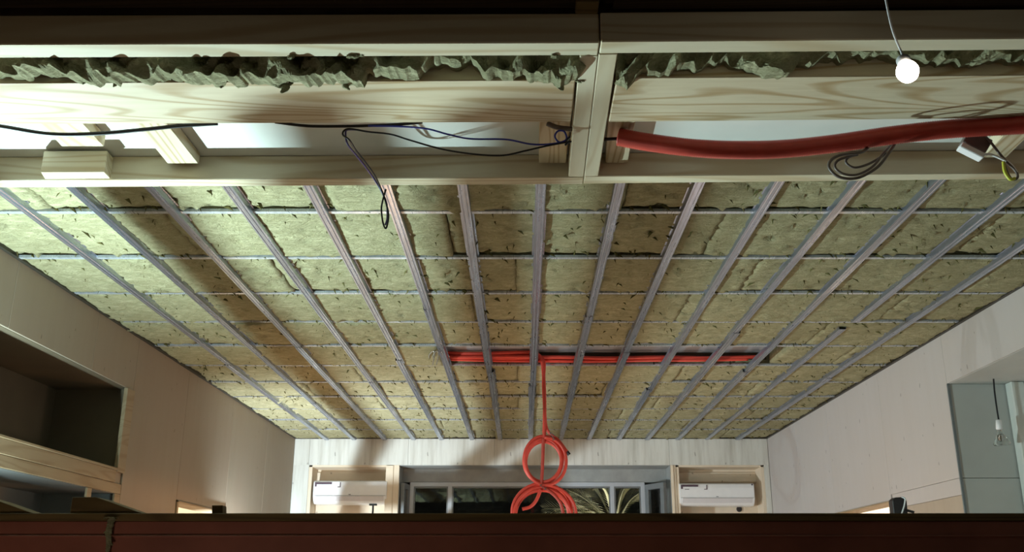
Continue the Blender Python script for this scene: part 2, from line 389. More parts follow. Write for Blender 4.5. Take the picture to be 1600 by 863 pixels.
# window recess and window
YW = YF+.32
b = MB(); b.box(w0-.02, w0+.004, YF+.012, YW+.3, .9, Zh+.02); b.box(w1-.004, w1+.02, YF+.012, YW+.3, .9, Zh+.02); b.box(w0, w1, YF+.012, YW, Zh-.006, Zh+.02)
b.build('window_reveal', M['reveal'], wall_far)
def wx(x, y=780): return onY(x, y, YW).x
def wz(y): return onY(815, y, YW).z
zt = wz(754)
MB().box(w0+.005, w1-.005, YW+.001, YW+.12, zt+.001, Zh-.007).build('window_header', M['reveal'], wall_far)
b = MB(); fr = .045
b.box(wx(640), wx(1008), YW-.01, YW+.06, zt-.045, zt)
for x in (643, 703, 957, 1005): b.box(wx(x)-fr*.5, wx(x)+fr*.5, YW-.008, YW+.058, .95, zt-.04)
b.box(wx(640), wx(1008), YW-.01, YW+.06, .9, .96)
window = struct(b.build('window_1', M['alu'], bevel=.003), 'wide white aluminium window onto the dark garden')
for p, q in ((643, 703), (703, 957), (957, 1005)):
    xa, xb = wx(p)+fr*.5, wx(q)-fr*.5
    MB().box(xa, xb, YW+.02, YW+.028, .96, zt-.045).build('window_pane', M['glass'], window)
    s = MB(); t = .014
    s.box(xa, xb, YW, YW+.05, zt-.062, zt-.046); s.box(xa, xa+t, YW, YW+.05, .96, zt-.062); s.box(xb-t, xb, YW, YW+.05, .96, zt-.062)
    s.build('glazing_bead', M['alu_dark'], window)
# open sash, swung into the room on the right, and a second one on the left reveal
def sash(hx, ang, wid, name, label):
    h = Vector((hx, YW-.02, 0)); d = Vector((math.cos(ang), math.sin(ang), 0)); nn = Vector((-d.y, d.x, 0))
    def bx(mb, s0, s1, z0, z1, t):
        pts = [h+d*s0-nn*t, h+d*s1-nn*t, h+d*s1+nn*t, h+d*s0+nn*t]
        mb.prism([(p.x, p.y, z0) for p in pts], [(p.x, p.y, z1) for p in pts])
    mb = MB(); z1 = zt-.03; z0 = 1.0; w = .06
    bx(mb, 0, wid, z1-w, z1, .022); bx(mb, 0, wid, z0, z0+w, .022); bx(mb, 0, w, z0+w, z1-w, .022); bx(mb, wid-w, wid, z0+w, z1-w, .022)
    o = struct(mb.build(name, M['alu_dark'], bevel=.003), label)
    g = MB(); bx(g, w, wid-w, z0+w, z1-w, .004); g.build('window_pane', M['glass'], o)
    k = MB(); bx(k, wid-.05, wid-.03, 1.9, 2.04, .05); k.build('handle', M['alu_dark'], o)
sash(wx(1010), math.radians(-62), .34, 'window_2', 'opened casement sash at the right end of the far window')
sash(wx(637), math.radians(-97), .24, 'window_3', 'narrow casement sash folded against the left window reveal')
# outside: dark hedge and ground
b = MB(); nx, nz = 60, 24; vs = []; fs = []
for i in range(nx+1):
    for j in range(nz+1):
        X = -4+8*i/nx; Z = -.3+5*j/nz
        vs.append((X, 14.2+.5*noise.noise(Vector((X*1.4, Z*1.4, 3))), Z))
for i in range(nx):
    for j in range(nz): a = i*(nz+1)+j; fs.append((a, a+nz+1, a+nz+2, a+1))
hd = b.add(vs, fs).build('hedge', M['night']); tag(hd, 'dark hedge in the night beyond the far window', 'hedge')
struct(MB().box(-4.6, 4.9, 10.9, 15, -.3, -.2).build('ground', M['night']))

# ================================================================ CEILING
ceiling = struct(MB().box(XL-.15, XR+.15, 2.7, YF+.3, 3.15, 3.25).build('ceiling', M['deck']), 'ceiling packed with rock wool slabs above metal channels')
def slab(x0, x1, y0, y1, seed):
    nx = max(6, int((x1-x0)/.022)); ny = max(5, int((y1-y0)/.026)); vs = []; fs = []; rnd = random.Random(seed)
    so = Vector((seed*3.7, seed*1.3, seed*.9)); dz = rnd.uniform(-.007, .005); tl = rnd.uniform(-.006, .006); tm = rnd.uniform(-.006, .006)
    for j in range(ny+1):
        for i in range(nx+1):
            u, v = i/nx, j/ny; x = x0+(x1-x0)*u; y = y0+(y1-y0)*v; p = Vector((x, y, 0))
            ex = noise.noise(p*9+so)*.010; ey = noise.noise(p*11-so)*.011
            e = min(u*(x1-x0), (1-u)*(x1-x0), v*(y1-y0), (1-v)*(y1-y0))
            if i in (0, nx): x += ex
            if j in (0, ny): y += ey + noise.noise(p*34+so)*.008
            z = ZC-.004+dz+tl*(u-.5)*2+tm*(v-.5)*2 + noise.noise(p*5+so)*.006 + noise.noise(Vector((x*16, y*42, seed)))*.006
            g = noise.noise(Vector((x*19+y*9, y*40, seed*2.1)))
            if g > .38: z += (g-.38)*.10
            q = noise.noise(Vector((x*24-y*14, y*30, seed*5.1)))
            if q > .42: z -= (q-.42)*.06
            if e < .016: z += (.016-e)*.45*(1+.8*noise.noise(p*14+so))
            vs.append((x, y, z))
    for j in range(ny):
        for i in range(nx): a = j*(nx+1)+i; fs.append((a, a+1, a+nx+2, a+nx+1))
    # sides and back
    n0 = len(vs); ring = [i for i in range(nx+1)] + [j*(nx+1)+nx for j in range(1, ny+1)] + [ny*(nx+1)+i for i in range(nx-1, -1, -1)] + [j*(nx+1) for j in range(ny-1, 0, -1)]
    for r in ring: vs.append((vs[r][0], vs[r][1], 3.145))
    m = len(ring)
    for k in range(m): fs.append((ring[k], ring[(k+1) % m], n0+(k+1) % m, n0+k))
    fs.append(tuple(range(n0, n0+m)))
    o = MB().add(vs, fs).build('insulation_slab', M['slab'], ceiling, smooth=True)
    # torn flakes peeling off the face
    f = MB(); area = (x1-x0)*(y1-y0)
    for _ in range(int(area*85)):
        cx = rnd.uniform(x0+.02, x1-.02)
        cy = rnd.uniform(y0+.02, y1-.02) if rnd.random() < .5 else rnd.choice((y0+.015, y1-.015))+rnd.uniform(-.03, .03)
        l = rnd.uniform(.010, .042)*(1 if rnd.random() < .8 else 1.5); a = rnd.uniform(-.5, 2.6); d = Vector((math.cos(a), math.sin(a), 0)); n = Vector((-d.y, d.x, 0))*rnd.uniform(.0012, .0055)
        c = Vector((cx, cy, ZC-.002)); tip = c+d*l*.5+Vector((0, 0, -rnd.uniform(.008, .022)))
        f.add([c-d*l*.5, c+n, tip, c-n, c+Vector((0, 0, .012))], [(0, 1, 2), (0, 2, 3), (1, 4, 2), (3, 2, 4), (0, 4, 1), (0, 3, 4)])
    if f.v:
        fo = f.build('torn_fibre', M['fleck'], ceiling); fo['kind'] = 'stuff'
HX0, HX1 = -.56, 1.78      # missing stretch of row 6
seed = 1
for k in range(0, 13):
    y1 = YF-.6*k-.024; y0 = max(YF-.6*(k+1)+.006, 2.74)
    if k == 0: y1 = YF-.012
    spans = [(XL+.012, HX0), (HX1, XR-.012)] if k == 6 else [(XL+.012, XR-.012)]
    for s0, s1 in spans:
        x = s0; first = True
        while x < s1-.02:
            w = 1.2 if not first else random.Random(seed*7).choice((.45, .7, .95, 1.2))
            if k == 10 and first: w = (onZ(697, 345, ZC).x - s0) % 1.2
            first = False; e = min(x+w, s1)
            if s1-e < .15: e = s1
            slab(x+.0005, e-.0005, y0, y1, seed); seed += 1; x = e
# cross channels in the joints of the rows
ORD = ['first', 'second', 'third', 'fourth', 'fifth', 'sixth', 'seventh', 'eighth', 'ninth', 'tenth', 'eleventh', 'twelfth', 'thirteenth', 'fourteenth', 'fifteenth']
for k in range(1, 12):
    y = YF-.6*k; hgt = .012; ZC_ = ZC-(.009 if k in (11, 10) else .0045)+random.uniform(-.0015, .002)
    mb = MB()
    w = .013 if k > 1 else .011
    prof = [(y-w, ZC_-.001), (y+w, ZC_-.001), (y+w, ZC_+hgt), (y+w-.002, ZC_+hgt), (y+w-.002, ZC_+.001), (y-w+.002, ZC_+.001), (y-w+.002, ZC_+hgt), (y-w, ZC_+hgt)]
    xs = XL+.02 if k != 8 else XL+.34
    mb.extrude_x(prof, XL+.02 if k != 8 else XL+.05, XR-.02)
    o = mb.build('cross_channel', M['galv_x'])
    desc = {6: 'thin steel cross channel along the far edge of the gap with red conduits', 7: 'thin steel cross channel along the near edge of the gap with red conduits'}.get(
        k, 'thin steel cross channel between wool rows, ' + ORD[11-k] + ' beyond the timber frame' if k > 7 else 'thin steel cross channel between wool rows, ' + ORD[k-1] + ' from the far wall')
    tag(o, desc, 'channel', 'cross channels in the ceiling')
# wall angles around the ceiling
for nm, bx_ in (('trim_1', (XL+.0005, XL+.022, 2.74, YF-.001)), ('trim_2', (XR-.022, XR-.0005, 2.74, YF-.001)), ('trim_3', (XL+.022, XR-.022, YF-.02, YF-.0005))):
    struct(MB().box(*bx_, ZC-.012, ZC+.03).build(nm, M['dark_steel']), 'dark steel edge angle where ceiling meets wall')
# furring channels (15), running from the frame to the far wall
def rail_piece(x, y0, y1, dz, parent, dx0=0, dx1=0, w=.024):
    zb = ZC-.026+dz; h = .025
    pr = [(-w, h), (-w-.006, h), (-w-.006, h-.0015), (-w, h-.0015), (-w+.004, 0), (-w*.55, 0), (-w*.42, .003), (-w*.28, 0), (w*.28, 0), (w*.42, .003), (w*.55, 0), (w-.004, 0), (w, h-.0015), (w+.006, h-.0015), (w+.006, h), (w, h),
          (w-.006, .0025), (-w+.006, .0025)]
    mb = MB()
    bot = [(x+dx0+px, y0, zb+pz) for px, pz in pr]; top = [(x+dx1+px, y1, zb+pz) for px, pz in pr]
    n = len(pr); fs = [(i, (i+1) % n, n+(i+1) % n, n+i) for i in range(n)]
    mb.add(bot+top, fs)
    return mb.build('channel_length', M['galv'], parent)
fxs = [508, 551, 599, 645, 688.6, 737, 781, 829, 877, 921, 968, 1013, 1061, 1107, 1155.5]
near_top = [(14, 308), (118, 297), (239, 297), (360, 297), (484, 295), (604, 293), (723, 292), (845, 290), (968, 290), (1092, 288), (1215, 287), (1342, 286), (1466, 284), None, None]
splice = [.52, .72, .45, .6, .5, .33, .55, .62, .35, .47, .64, .4, .55, 0, .58]
for i, px in enumerate(fxs):
    xf = onZ(px, 685, ZC-.02).x; xn = xf
    if near_top[i]: xn = onZ(*near_top[i], ZC-.02).x
    yA, yB = 2.76, YF-.02
    def xat(y): return xf+(xn-xf)*(YF-y)/(YF-3.5)
    lab = ('galvanised furring channel running away from the viewer, ' + (ORD[i] + ' from the left wall' if i < 8 else ORD[14-i] + ' from the right wall'))
    if i == 13: lab = 'galvanised furring channel broken by a short gap, second from the right wall'
    root = empty('furring_channel', (xat(6.5), 6.5, ZC-.026), lab, 'channel', 'furring channels under the ceiling')
    ys = yA+(yB-yA)*splice[i]
    if i == 13:
        e = onZ(1338, 503, ZC-.02); g = onZ(1318, 514, ZC-.02)
        rail_piece(0, yA, e.y, 0, root, onZ(1598, 290, ZC-.02).x, e.x-.01)
        rail_piece(0, g.y, yB, .002, root, g.x-.005, xf)
        continue
    if i == 14:
        n_ = onZ(1600, 383, ZC-.02); xn = n_.x
        xat = lambda y: xf+(xn-xf)*(YF-y)/(YF-n_.y)
    j = random.Random(i*5+2).uniform(-.006, .006)
    rail_piece(0, yA, ys+.06, 0, root, xat(yA), xat(ys)+j, .0235)
    rail_piece(0, ys-.04, yB, -.0025, root, xat(ys)-j, xat(yB), .0255)

# ---- gap in the insulation with red conduits
Yc = YF-.6*6
def tubeobj(name, pts, r, mat, parent=None, n=8, seg=10, rib=None): return MB().tube(spline(pts, seg), r, n, rib=rib).build(name, mat, parent, smooth=True)
cl = ['upper red conduit of the bundle lying in the ceiling gap', 'middle red conduit of the bundle in the ceiling gap, reaching the right end', 'lowest red conduit in the ceiling gap, dipping at its left end', 'short red conduit at the back of the ceiling gap bundle', 'short red conduit on the near side of the ceiling gap bundle']
defs = [(-.53, .12, 3.125, .10, -.004), (-.5, 1.72, 3.104, .075, -.010), (-.52, 1.62, 3.088, .06, -.012), (-.53, .10, 3.122, .055, .0), (-.53, .11, 3.098, .115, -.004)]
for (xa, xb, z, dy, sag), lb in zip(defs, cl):
    pts = []
    for t in range(7):
        u = t/6; X = xa+(xb-xa)*u
        pts.append((X, Yc-dy+.012*math.sin(3*X+z*90), z+sag*math.sin(math.pi*u)+.004*math.sin(9*X+dy*80)))
    tag(tubeobj('conduit', pts, .0125, M['red_tube_bright']), lb, 'conduit', 'red conduits in the ceiling gap')
MB().box(HX0+.02, HX1-.02, Yc-.02, Yc-.012, ZC+.036, 3.145).build('painted_gap_shade', M['dark_board'], ceiling)  # dark strip put in as the shade behind the conduits
b = MB()
for X in (-.1, .35, .95, 1.5): b.box(X-.004, X+.004, Yc-.022, Yc-.0135, ZC, ZC+.04)
b.build('channel_clip', M['dark_steel'], ceiling)
# hanging conduit with two coils
Yh = Yc-.10
def hp(x, y, dy=0): return onY(x, y, Yh+dy)
hang = empty('coiled_conduit', hp(850, 570), 'red conduit hanging from the ceiling gap, tied into two coils one above the other', 'conduit')
tubeobj('drop', [hp(843, 552)+Vector((-.05, 0, .02)), hp(846, 562), hp(850, 600), hp(851, 640), hp(850, 690)], .0125, M['red_tube_bright'], hang)
tubeobj('drop', [hp(846, 552, .01)+Vector((-.08, 0, .02)), hp(849, 563, .01), hp(849, 600, .02), hp(851, 640, .02), hp(855, 672, .01), hp(872, 688), hp(888, 709)], .011, M['red_tube_bright'], hang)
MB().tube([hp(886, 706), hp(889.5, 711)], .0118, 8).build('cut_end', M['black_cable'], hang)
def coil(cx, cy, rx, ry, turns, dyy, jit, a0=0, a1=None):
    pts = []; n = 40*turns; rnd = random.Random(cx)
    for k in range(n+1):
        a = a0+(a1-a0 if a1 else 2*math.pi*turns)*k/n; t = int(k/40)
        s = 1+jit*math.sin(a*.37+.5)+jit*.6*math.sin(a*.81)
        pts.append(hp(cx+rx*s*math.sin(a)+2*math.sin(a*.5), cy-ry*s*math.cos(a), dyy*(k/n-.5)+.01*math.sin(a*1.3)))
    return MB().tube(pts, .0115, 8).build('coil', M['red_tube_bright'], hang, smooth=True)
coil(850, 720, 29, 34, 4, .05, .10)
coil(848, 803, 44, 42, 4, .05, .10)
tubeobj('strand', [hp(849, 685, -.02), hp(848, 720, -.02), hp(846, 757, -.02)], .0115, M['red_tube'], hang)
tubeobj('strand', [hp(845, 765, -.02), hp(838, 782, -.02), hp(829, 792, -.02), hp(816, 796, -.02)], .0115, M['red_tube_bright'], hang)
tubeobj('strand', [hp(850, 762, -.02), hp(875, 774, -.02), hp(890, 795, -.02), hp(894, 812, -.02)], .011, M['red_tube_bright'], hang)
tubeobj('strand', [hp(852, 763, -.03), hp(868, 776, -.03), hp(877, 790, -.03), hp(881, 812, -.03)], .011, M['red_tube'], hang)
b = MB()
b.tube([hp(844+t_*1.2+3*math.sin(t_*2.2), 757+3*math.cos(t_*2.2)+t_, -.045) for t_ in range(9)], .0025, 5)
b.build('tie_wire', M['grey_wire'], hang); b = MB(); b.tube(spline([hp(855, 683, -.02), hp(866, 688, -.03), hp(859, 676, -.03), hp(868, 682, -.03)], 6), .003, 5)
b.build('tie_wire', M['grey_wire'], hang)
# wire tail sticking out of the wool beside the gap
wt = empty('wire_tail', onZ(672, 563, ZC-.02), 'small twisted pair of bare wire ends poking out of the wool left of the gap', 'wire')
for dx in (0, 6):
    tubeobj('wire', [onZ(672+dx, 563, ZC), onZ(670+dx, 556, ZC-.03), onZ(676+dx, 549, ZC-.05), onZ(679+dx, 553, ZC-.06), onZ(676+dx, 570, ZC-.04)], .004, M['chrome'], wt, 6)

# ================================================================ TIMBER FRAME
HB = EYE.z+1.15; HT = EYE.z+1.2256
def edge(p, q, X, z=HB):
    a, b_ = onZ(*p, z), onZ(*q, z); t = (X-a.x)/(b_.x-a.x); return Vector((X, a.y+(b_.y-a.y)*t, z))
def timber(near, far, Xa, Xb, mat, h=HT-HB, name='timber_beam', label='', z=HB, sk=0):
    q = [edge(*near, Xa, z), edge(*near, Xb, z), edge(*far, Xb-sk, z), edge(*far, Xa, z)]
    o = MB().prism(q, [v+Vector((0, 0, h)) for v in q]).build(name, M[mat], bevel=.0025)
    return tag(o, label, 'beam')
n1l, f1l = ((0, 69.5), (935, 66.5)), ((0, 91), (900, 87))
n1r, f1r = ((940, 65), (1600, 60)), ((945, 84), (1600, 78.5))
n2l, f2l = ((0, 130), (895, 125)), ((0, 194.5), (895, 191))
n2r, f2r = ((965, 122), (1600, 117.5)), ((950, 191), (1600, 185))
n3l, f3l = ((0, 281.6), (890, 277.5)), ((0, 293.5), (911, 288))
n3r, f3r = ((935, 275.5), (1600, 271)), ((911, 287.5), (1600, 280))
X1 = onZ(938, 66, HB).x; X3 = onZ(911, 288, HB).x
timber(n1l, f1l, XL+.003, X1-.0015, 'pine_plain', label='nearest timber beam on the left, dark front face above the grey wool')
timber(n1r, f1r, X1+.0015, XR-.003, 'pine_plain', label='nearest timber beam on the right, above the glowing bulb')
timber(n2l, f2l, XL+.003, onZ(899, 125, HB).x, 'pine', .05, label='wide pale plank on the left, below the hanging wool', sk=.0)
timber(n2r, f2r, onZ(964, 122, HB).x, XR-.003, 'pine', .05, label='wide pale plank on the right, below the glowing bulb')
timber(n3l, f3l, XL+.003, X3-.0008, 'pine_plain', label='farthest timber beam on the left, along the start of the wool ceiling')
timber(n3r, f3r, X3+.0008, XR-.003, 'pine_plain', label='farthest timber beam on the right, along the start of the wool ceiling')
def joist(pl0, pl1, pr0, pr1, z, h, mat, label, name='timber_joist'):   # left edge line, right edge line (pixels)
    q = [onZ(*pl0, z), onZ(*pr0, z), onZ(*pr1, z), onZ(*pl1, z)]
    o = MB().prism(q, [v+Vector((0, 0, h)) for v in q]).build(name, M[mat], bevel=.002)
    return tag(o, label, 'joist')
joist((906, 88), (888.5, 276.5), (934.5, 87), (912, 276.5), HB-.0005, HT-HB, 'pine_smooth_y', 'left one of the two joists side by side at mid frame')
joist((935.5, 85), (913, 276), (965, 84.5), (935, 275.5), HB-.0005, HT-HB, 'pine_smooth_y', 'right one of the two joists side by side at mid frame')
ZJ = EYE.z+1.190; HJ = HT-ZJ-.001
joist((50, 180), (96, 229), (118, 180), (163, 229), ZJ, HJ, 'pine_y', 'short pine joist behind the wide plank, above the square wood block')
joist((200, 180), (262, 256.5), (251, 180), (311, 256.5), ZJ, HJ, 'pine_y', 'short pine joist right of the square wood block')
joist((843, 180), (842, 255), (893, 180), (884, 255), ZJ, HJ, 'pine_y', 'short pine joist behind the knotted blue wire')
joist((950, 180), (946, 255), (995, 180), (981, 255), ZJ, HJ, 'pine_y', 'short pine joist behind the end of the red corrugated pipe')
joist((1596, 180), (1535, 247), (1640, 180), (1572, 247), ZJ, HJ, 'pine_y', 'short pine joist behind the white junction box')
q = [onZ(63, 269, HB), onZ(163, 268.5, HB), onZ(173, 279.5, HB), onZ(70, 280, HB)]
o = MB().prism(q, [v+Vector((0, 0, .068)) for v in q]).build('wood_block', M['pine_plain'], bevel=.002)
tag(o, 'square pale wood block fixed to the far left beam', 'block')
# boards above the frame
Yb2 = onZ(450, 130, HB).y
struct(MB().box(XL+.003, XR-.003, Yb2+.0, onZ(450, 292, HB).y, HT+.001, HT+.013).build('ceiling_soffit', M['plaster_white']), 'white plasterboard soffit above the timber frame')
Yb1 = onZ(450, 68, HB).y
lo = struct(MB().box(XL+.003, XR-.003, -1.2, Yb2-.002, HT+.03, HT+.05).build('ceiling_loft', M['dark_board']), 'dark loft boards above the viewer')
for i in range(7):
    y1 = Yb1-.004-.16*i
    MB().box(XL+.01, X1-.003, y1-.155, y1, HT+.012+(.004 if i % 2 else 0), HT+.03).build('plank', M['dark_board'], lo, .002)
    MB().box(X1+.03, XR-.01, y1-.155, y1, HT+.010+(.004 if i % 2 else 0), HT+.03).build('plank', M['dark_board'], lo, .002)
MB().box(XL+.01, XR-.01, Yb1+.003, Yb2-.004, HT+.001, HT+.029).build('light_seal', M['dark_board'], lo)  # added filler strip that stops light leaking over the first beam
MB().box(X1-.055, X1-.004, Yb1-.05, Yb1-.004, HT-.003, HT+.012).build('loft_cleat', M['olive_timber'], lo, .002)

# ---- loose wool hanging between the first two beams
def wool(px0, px1, bottoms, label, seed):
    x0 = onZ(px0, 90, HB).x; x1 = onZ(px1, 90, HB).x; nx = int((x1-x0)/.0055); nz = 16
    Ya = onZ(450, 90, HB).y+.006; Yb = Yb2-.004
    vs = []; fs = []
    def bot(x):
        px = px0+(px1-px0)*(x-x0)/(x1-x0)
        for (p, a), (q, c) in zip(bottoms, bottoms[1:]):
            if p <= px <= q: yb = a+(c-a)*(px-p)/(q-p); break
        else: yb = bottoms[-1][1]
        return onY(px, yb, (Ya+Yb)/2).z
    for i in range(nx+1):
        x = x0+(x1-x0)*i/nx
        zb = bot(x)+noise.noise(Vector((x*30, seed, 0)))*.010+noise.noise(Vector((x*75, seed, 5)))*.006
        for j in range(nz+1):       # front sheet from top down, under, and back up
            t = j/nz
            if t < .7: z = HT-.004+(zb-(HT-.004))*(t/.7); y = Ya+.012+.018*math.sin(t/.7*1.6)
            else: z = zb+(t-.7)*.05; y = Ya+.03+(Yb-Ya-.034)*(t-.7)/.3
            a = noise.noise(Vector((x*16+z*22, z*14, seed)))
            c = noise.noise(Vector((x*46-z*40, z*50, seed+4)))
            ri = abs(noise.noise(Vector((x*22-z*18, z*9+x*4, seed+9))))
            y += (a*.026 + c*.012 - (.18-ri)*.07 + .028*noise.noise(Vector((x*34+z*12, z*9, seed+2))))*(1 if j else .2)
            y = max(Ya+.001, min(Yb, y))
            if j > 4: z += c*.005+a*.004
            vs.append((x+c*.004, y, z))
    for i in range(nx):
        for j in range(nz): a = i*(nz+1)+j; fs.append((a, a+nz+1, a+nz+2, a+1))
    o = MB().add(vs, fs).build('wool_batt', M['loose_wool'], smooth=False)
    tag(o, label, 'insulation'); return o
bl = [(0, 113), (15, 117), (52, 112), (60, 119), (100, 122), (140, 127), (185, 126), (225, 118), (262, 118), (270, 126), (330, 127), (350, 128), (370, 125), (420, 127), (460, 129), (520, 126), (558, 127), (566, 113), (580, 116), (630, 119), (660, 113), (672, 102), (700, 102), (735, 98), (746, 108), (775, 119), (800, 118), (840, 117), (862, 122), (876, 130), (892, 128), (905, 124), (920, 112), (926, 105)]
wb = wool(-40, 926, [(-40, 112)]+bl, 'grey green wool batt bulging out between the left beams', 3)
def tuft(pts, r, parent, name='tuft'):      # ragged hanging lump
    P = spline(pts, 7); m = len(P); vs = []; fs = []; n = 9
    for i, p in enumerate(P):
        t = i/(m-1); rr = r*(math.sin(math.pi*min(1, .18+t*.80)))**.7
        for k in range(n):
            a = 2*math.pi*k/n; nn = 1+.65*noise.noise(Vector((p.x*60+math.cos(a)*2, p.z*60+math.sin(a)*2, i*.7)))
            vs.append(p+Vector((math.cos(a)*rr*nn, math.sin(a)*rr*nn*.8, .3*rr*noise.noise(Vector((a, i, r*90))))))
    for i in range(m-1):
        for k in range(n): fs.append((i*n+k, i*n+(k+1) % n, (i+1)*n+(k+1) % n, (i+1)*n+k))
    fs += [tuple(range(n)), tuple(range((m-1)*n, m*n))]
    return MB().add(vs, fs).build(name, M['loose_wool'], parent)
Yt = Yb2-.012
def tp(x, y, dy=0): return onY(x, y, Yt+dy)
for pts, r in (([(134, 122), (133, 128), (129, 132)], .004), ([(183, 122), (181, 130), (177, 136)], .005), ([(355, 118), (350, 128), (345, 138)], .007),
               ([(418, 124), (432, 133), (443, 139)], .011), ([(428, 128), (446, 133), (440, 146)], .011), ([(455, 126), (453, 134)], .006),
               ([(543, 126), (540, 135), (546, 141)], .008), ([(556, 126), (550, 131)], .008), ([(866, 120), (874, 133), (878, 142)], .010), ([(900, 100), (906, 118), (912, 128)], .010),
               ([(905, 95), (916, 104), (930, 110)], .012), ([(893, 112), (900, 124), (908, 130)], .007)):
    tuft([tp(*p) for p in pts], r, wb)
Yu = onZ(450, 88, HB).y-.004
for pts, r in (([(452, 92), (463, 83), (474, 80)], .008), ([(545, 90), (552, 82), (549, 71)], .010), ([(552, 90), (560, 84), (566, 88)], .010), ([(865, 90), (873, 82), (882, 80)], .010)):
    tuft([onY(p[0], p[1], Yu) for p in pts], r, wb)
br = [(966, 118), (985, 128), (1005, 115), (1050, 112), (1080, 108), (1100, 109), (1120, 98), (1160, 103), (1200, 116), (1215, 120), (1240, 119), (1260, 104), (1300, 98), (1360, 93), (1420, 96), (1480, 101), (1540, 104), (1600, 98)]
wr2 = wool(967, 1700, br+[(1700, 104)], 'grey green wool batt bulging out between the right beams', 8)
for pts, r in (([(972, 116), (980, 124), (988, 130)], .006), ([(1214, 108), (1243, 112), (1245, 120)], .008)):
    tuft([tp(*p) for p in pts], r, wr2)

# ---- cables in the frame
def cable(name, pts, r, mat, parent=None): return tubeobj(name, pts, r, M[mat], parent, 8, 10)
Z2 = HB+.02
Yk = onZ(450, 194, HB).y+.05
def kp(x, y, dy=0): return onY(x, y, Yk+dy)
tag(cable('black_cable', [kp(-40, 190), kp(12, 199), kp(80, 209.5), kp(150, 209), kp(220, 203), kp(280, 197), kp(340, 193)], .0055, 'black_cable'), 'thick black cable sagging at the left below the wide plank', 'cable')
tag(cable('black_cable', [kp(430, 191), kp(470, 196), kp(500, 197.5), kp(560, 197), kp(620, 194.5), kp(660, 191)], .0042, 'black_cable'), 'short dark cable along the far edge of the wide left plank', 'cable')
tag(cable('blue_wire', [kp(575, 197, -.01), kp(620, 197.5), kp(665, 201), kp(700, 210), kp(735, 217), kp(790, 218), kp(830, 225.5), kp(862, 225), kp(884, 219), kp(882, 206), kp(872, 205), kp(867, 213), kp(873, 222), kp(884, 221, .01), kp(889, 214, .01)], .0026, 'blue_wire'),
    'blue wire ending in a small loop beside the two joists', 'wire')
hw = empty('hanging_wire', kp(540, 205), 'black wire drooping below the left plank and hanging down as a long loop', 'wire')
yy = onZ(450, 290, HB).y-.12
def wp(x, y, Y=None): return onY(x, y, Yk+((Y or yy)-Yk)*min(1, max(0, (y-216)/78)))
Yw2 = onZ(450, 281, HB).y-.03
wire_a = [kp(893, 221), kp(855, 228), kp(820, 236), kp(785, 243), kp(740, 241), kp(690, 233), kp(640, 219), kp(610, 210), kp(575, 206), kp(548, 201.5), kp(538, 204), kp(536, 211), kp(546, 219), wp(556, 235, Yw2), wp(568, 250, Yw2), wp(584, 272, Yw2), wp(594, 292, Yw2), wp(601, 310, Yw2), wp(607, 335, Yw2), wp(605, 352, Yw2), wp(602, 357, Yw2), wp(598, 346, Yw2), wp(596, 325, Yw2), wp(600, 306, Yw2), wp(603, 296, Yw2)]
cable('wire', wire_a, .0026, 'black_cable', hw)
wire_b = [kp(560, 203, .02), kp(543, 203, .02), kp(540, 209, .02), wp(543, 225, Yw2+.01), wp(556, 242, Yw2+.01), wp(572, 262, Yw2+.01), wp(588, 285, Yw2+.01), wp(598, 303, Yw2+.01), wp(604, 318, Yw2+.01), wp(605, 340, Yw2+.01), wp(602, 352, Yw2+.01)]
cable('wire', wire_b, .0026, 'violet_wire', hw)
# clutter of cable at the joist
cj = empty('cable_end', kp(880, 205), 'bunch of grey cable ends poking past the left joist', 'cable')
cable('cable', [kp(855, 193, .02), kp(870, 199, .02), kp(893, 202, .03)], .0075, 'grey_wire', cj)
cable('wire', [kp(884, 224), kp(886, 218), kp(891, 214)], .003, 'black_cable', cj)
cable('wire', [kp(883, 227), kp(888, 222), kp(892, 222)], .003, 'black_cable', cj)
# red corrugated pipe
Yp = onZ(1100, 200, HB).y+.06
pp = [(966, 214, .03), (1010, 222, .02), (1080, 231, 0), (1150, 234.5, 0), (1220, 233, 0), (1300, 225, -.02), (1390, 212, -.05), (1480, 202, -.08), (1560, 197, -.10), (1660, 194, -.12), (2000, 196, -.14), (2430, 214, -.14)]
pts = spline([onY(x, y, Yp+d) for x, y, d in pp], 40)
cp = empty('corrugated_pipe', pts[0], 'thick red corrugated pipe sagging across the right bays', 'pipe')
# resample to even ribs
L_ = [0]
for a, c in zip(pts, pts[1:]): L_.append(L_[-1]+(c-a).length)
step = .0028; m = int(L_[-1]/step); res = []; j = 0
for k in range(m+1):
    s = L_[-1]*k/m
    while j < len(L_)-2 and L_[j+1] < s: j += 1
    t = (s-L_[j])/max(1e-9, L_[j+1]-L_[j]); res.append(pts[j].lerp(pts[j+1], t))
MB().tube(res, .0255, 18, rib=.89).build('pipe', M['red_tube'], cp, smooth=True)
cable('inner_cable', [onY(925, 219, Yp+.03), onY(950, 217.5, Yp+.03), onY(972, 216.5, Yp+.03)], .0048, 'black_cable', cp)
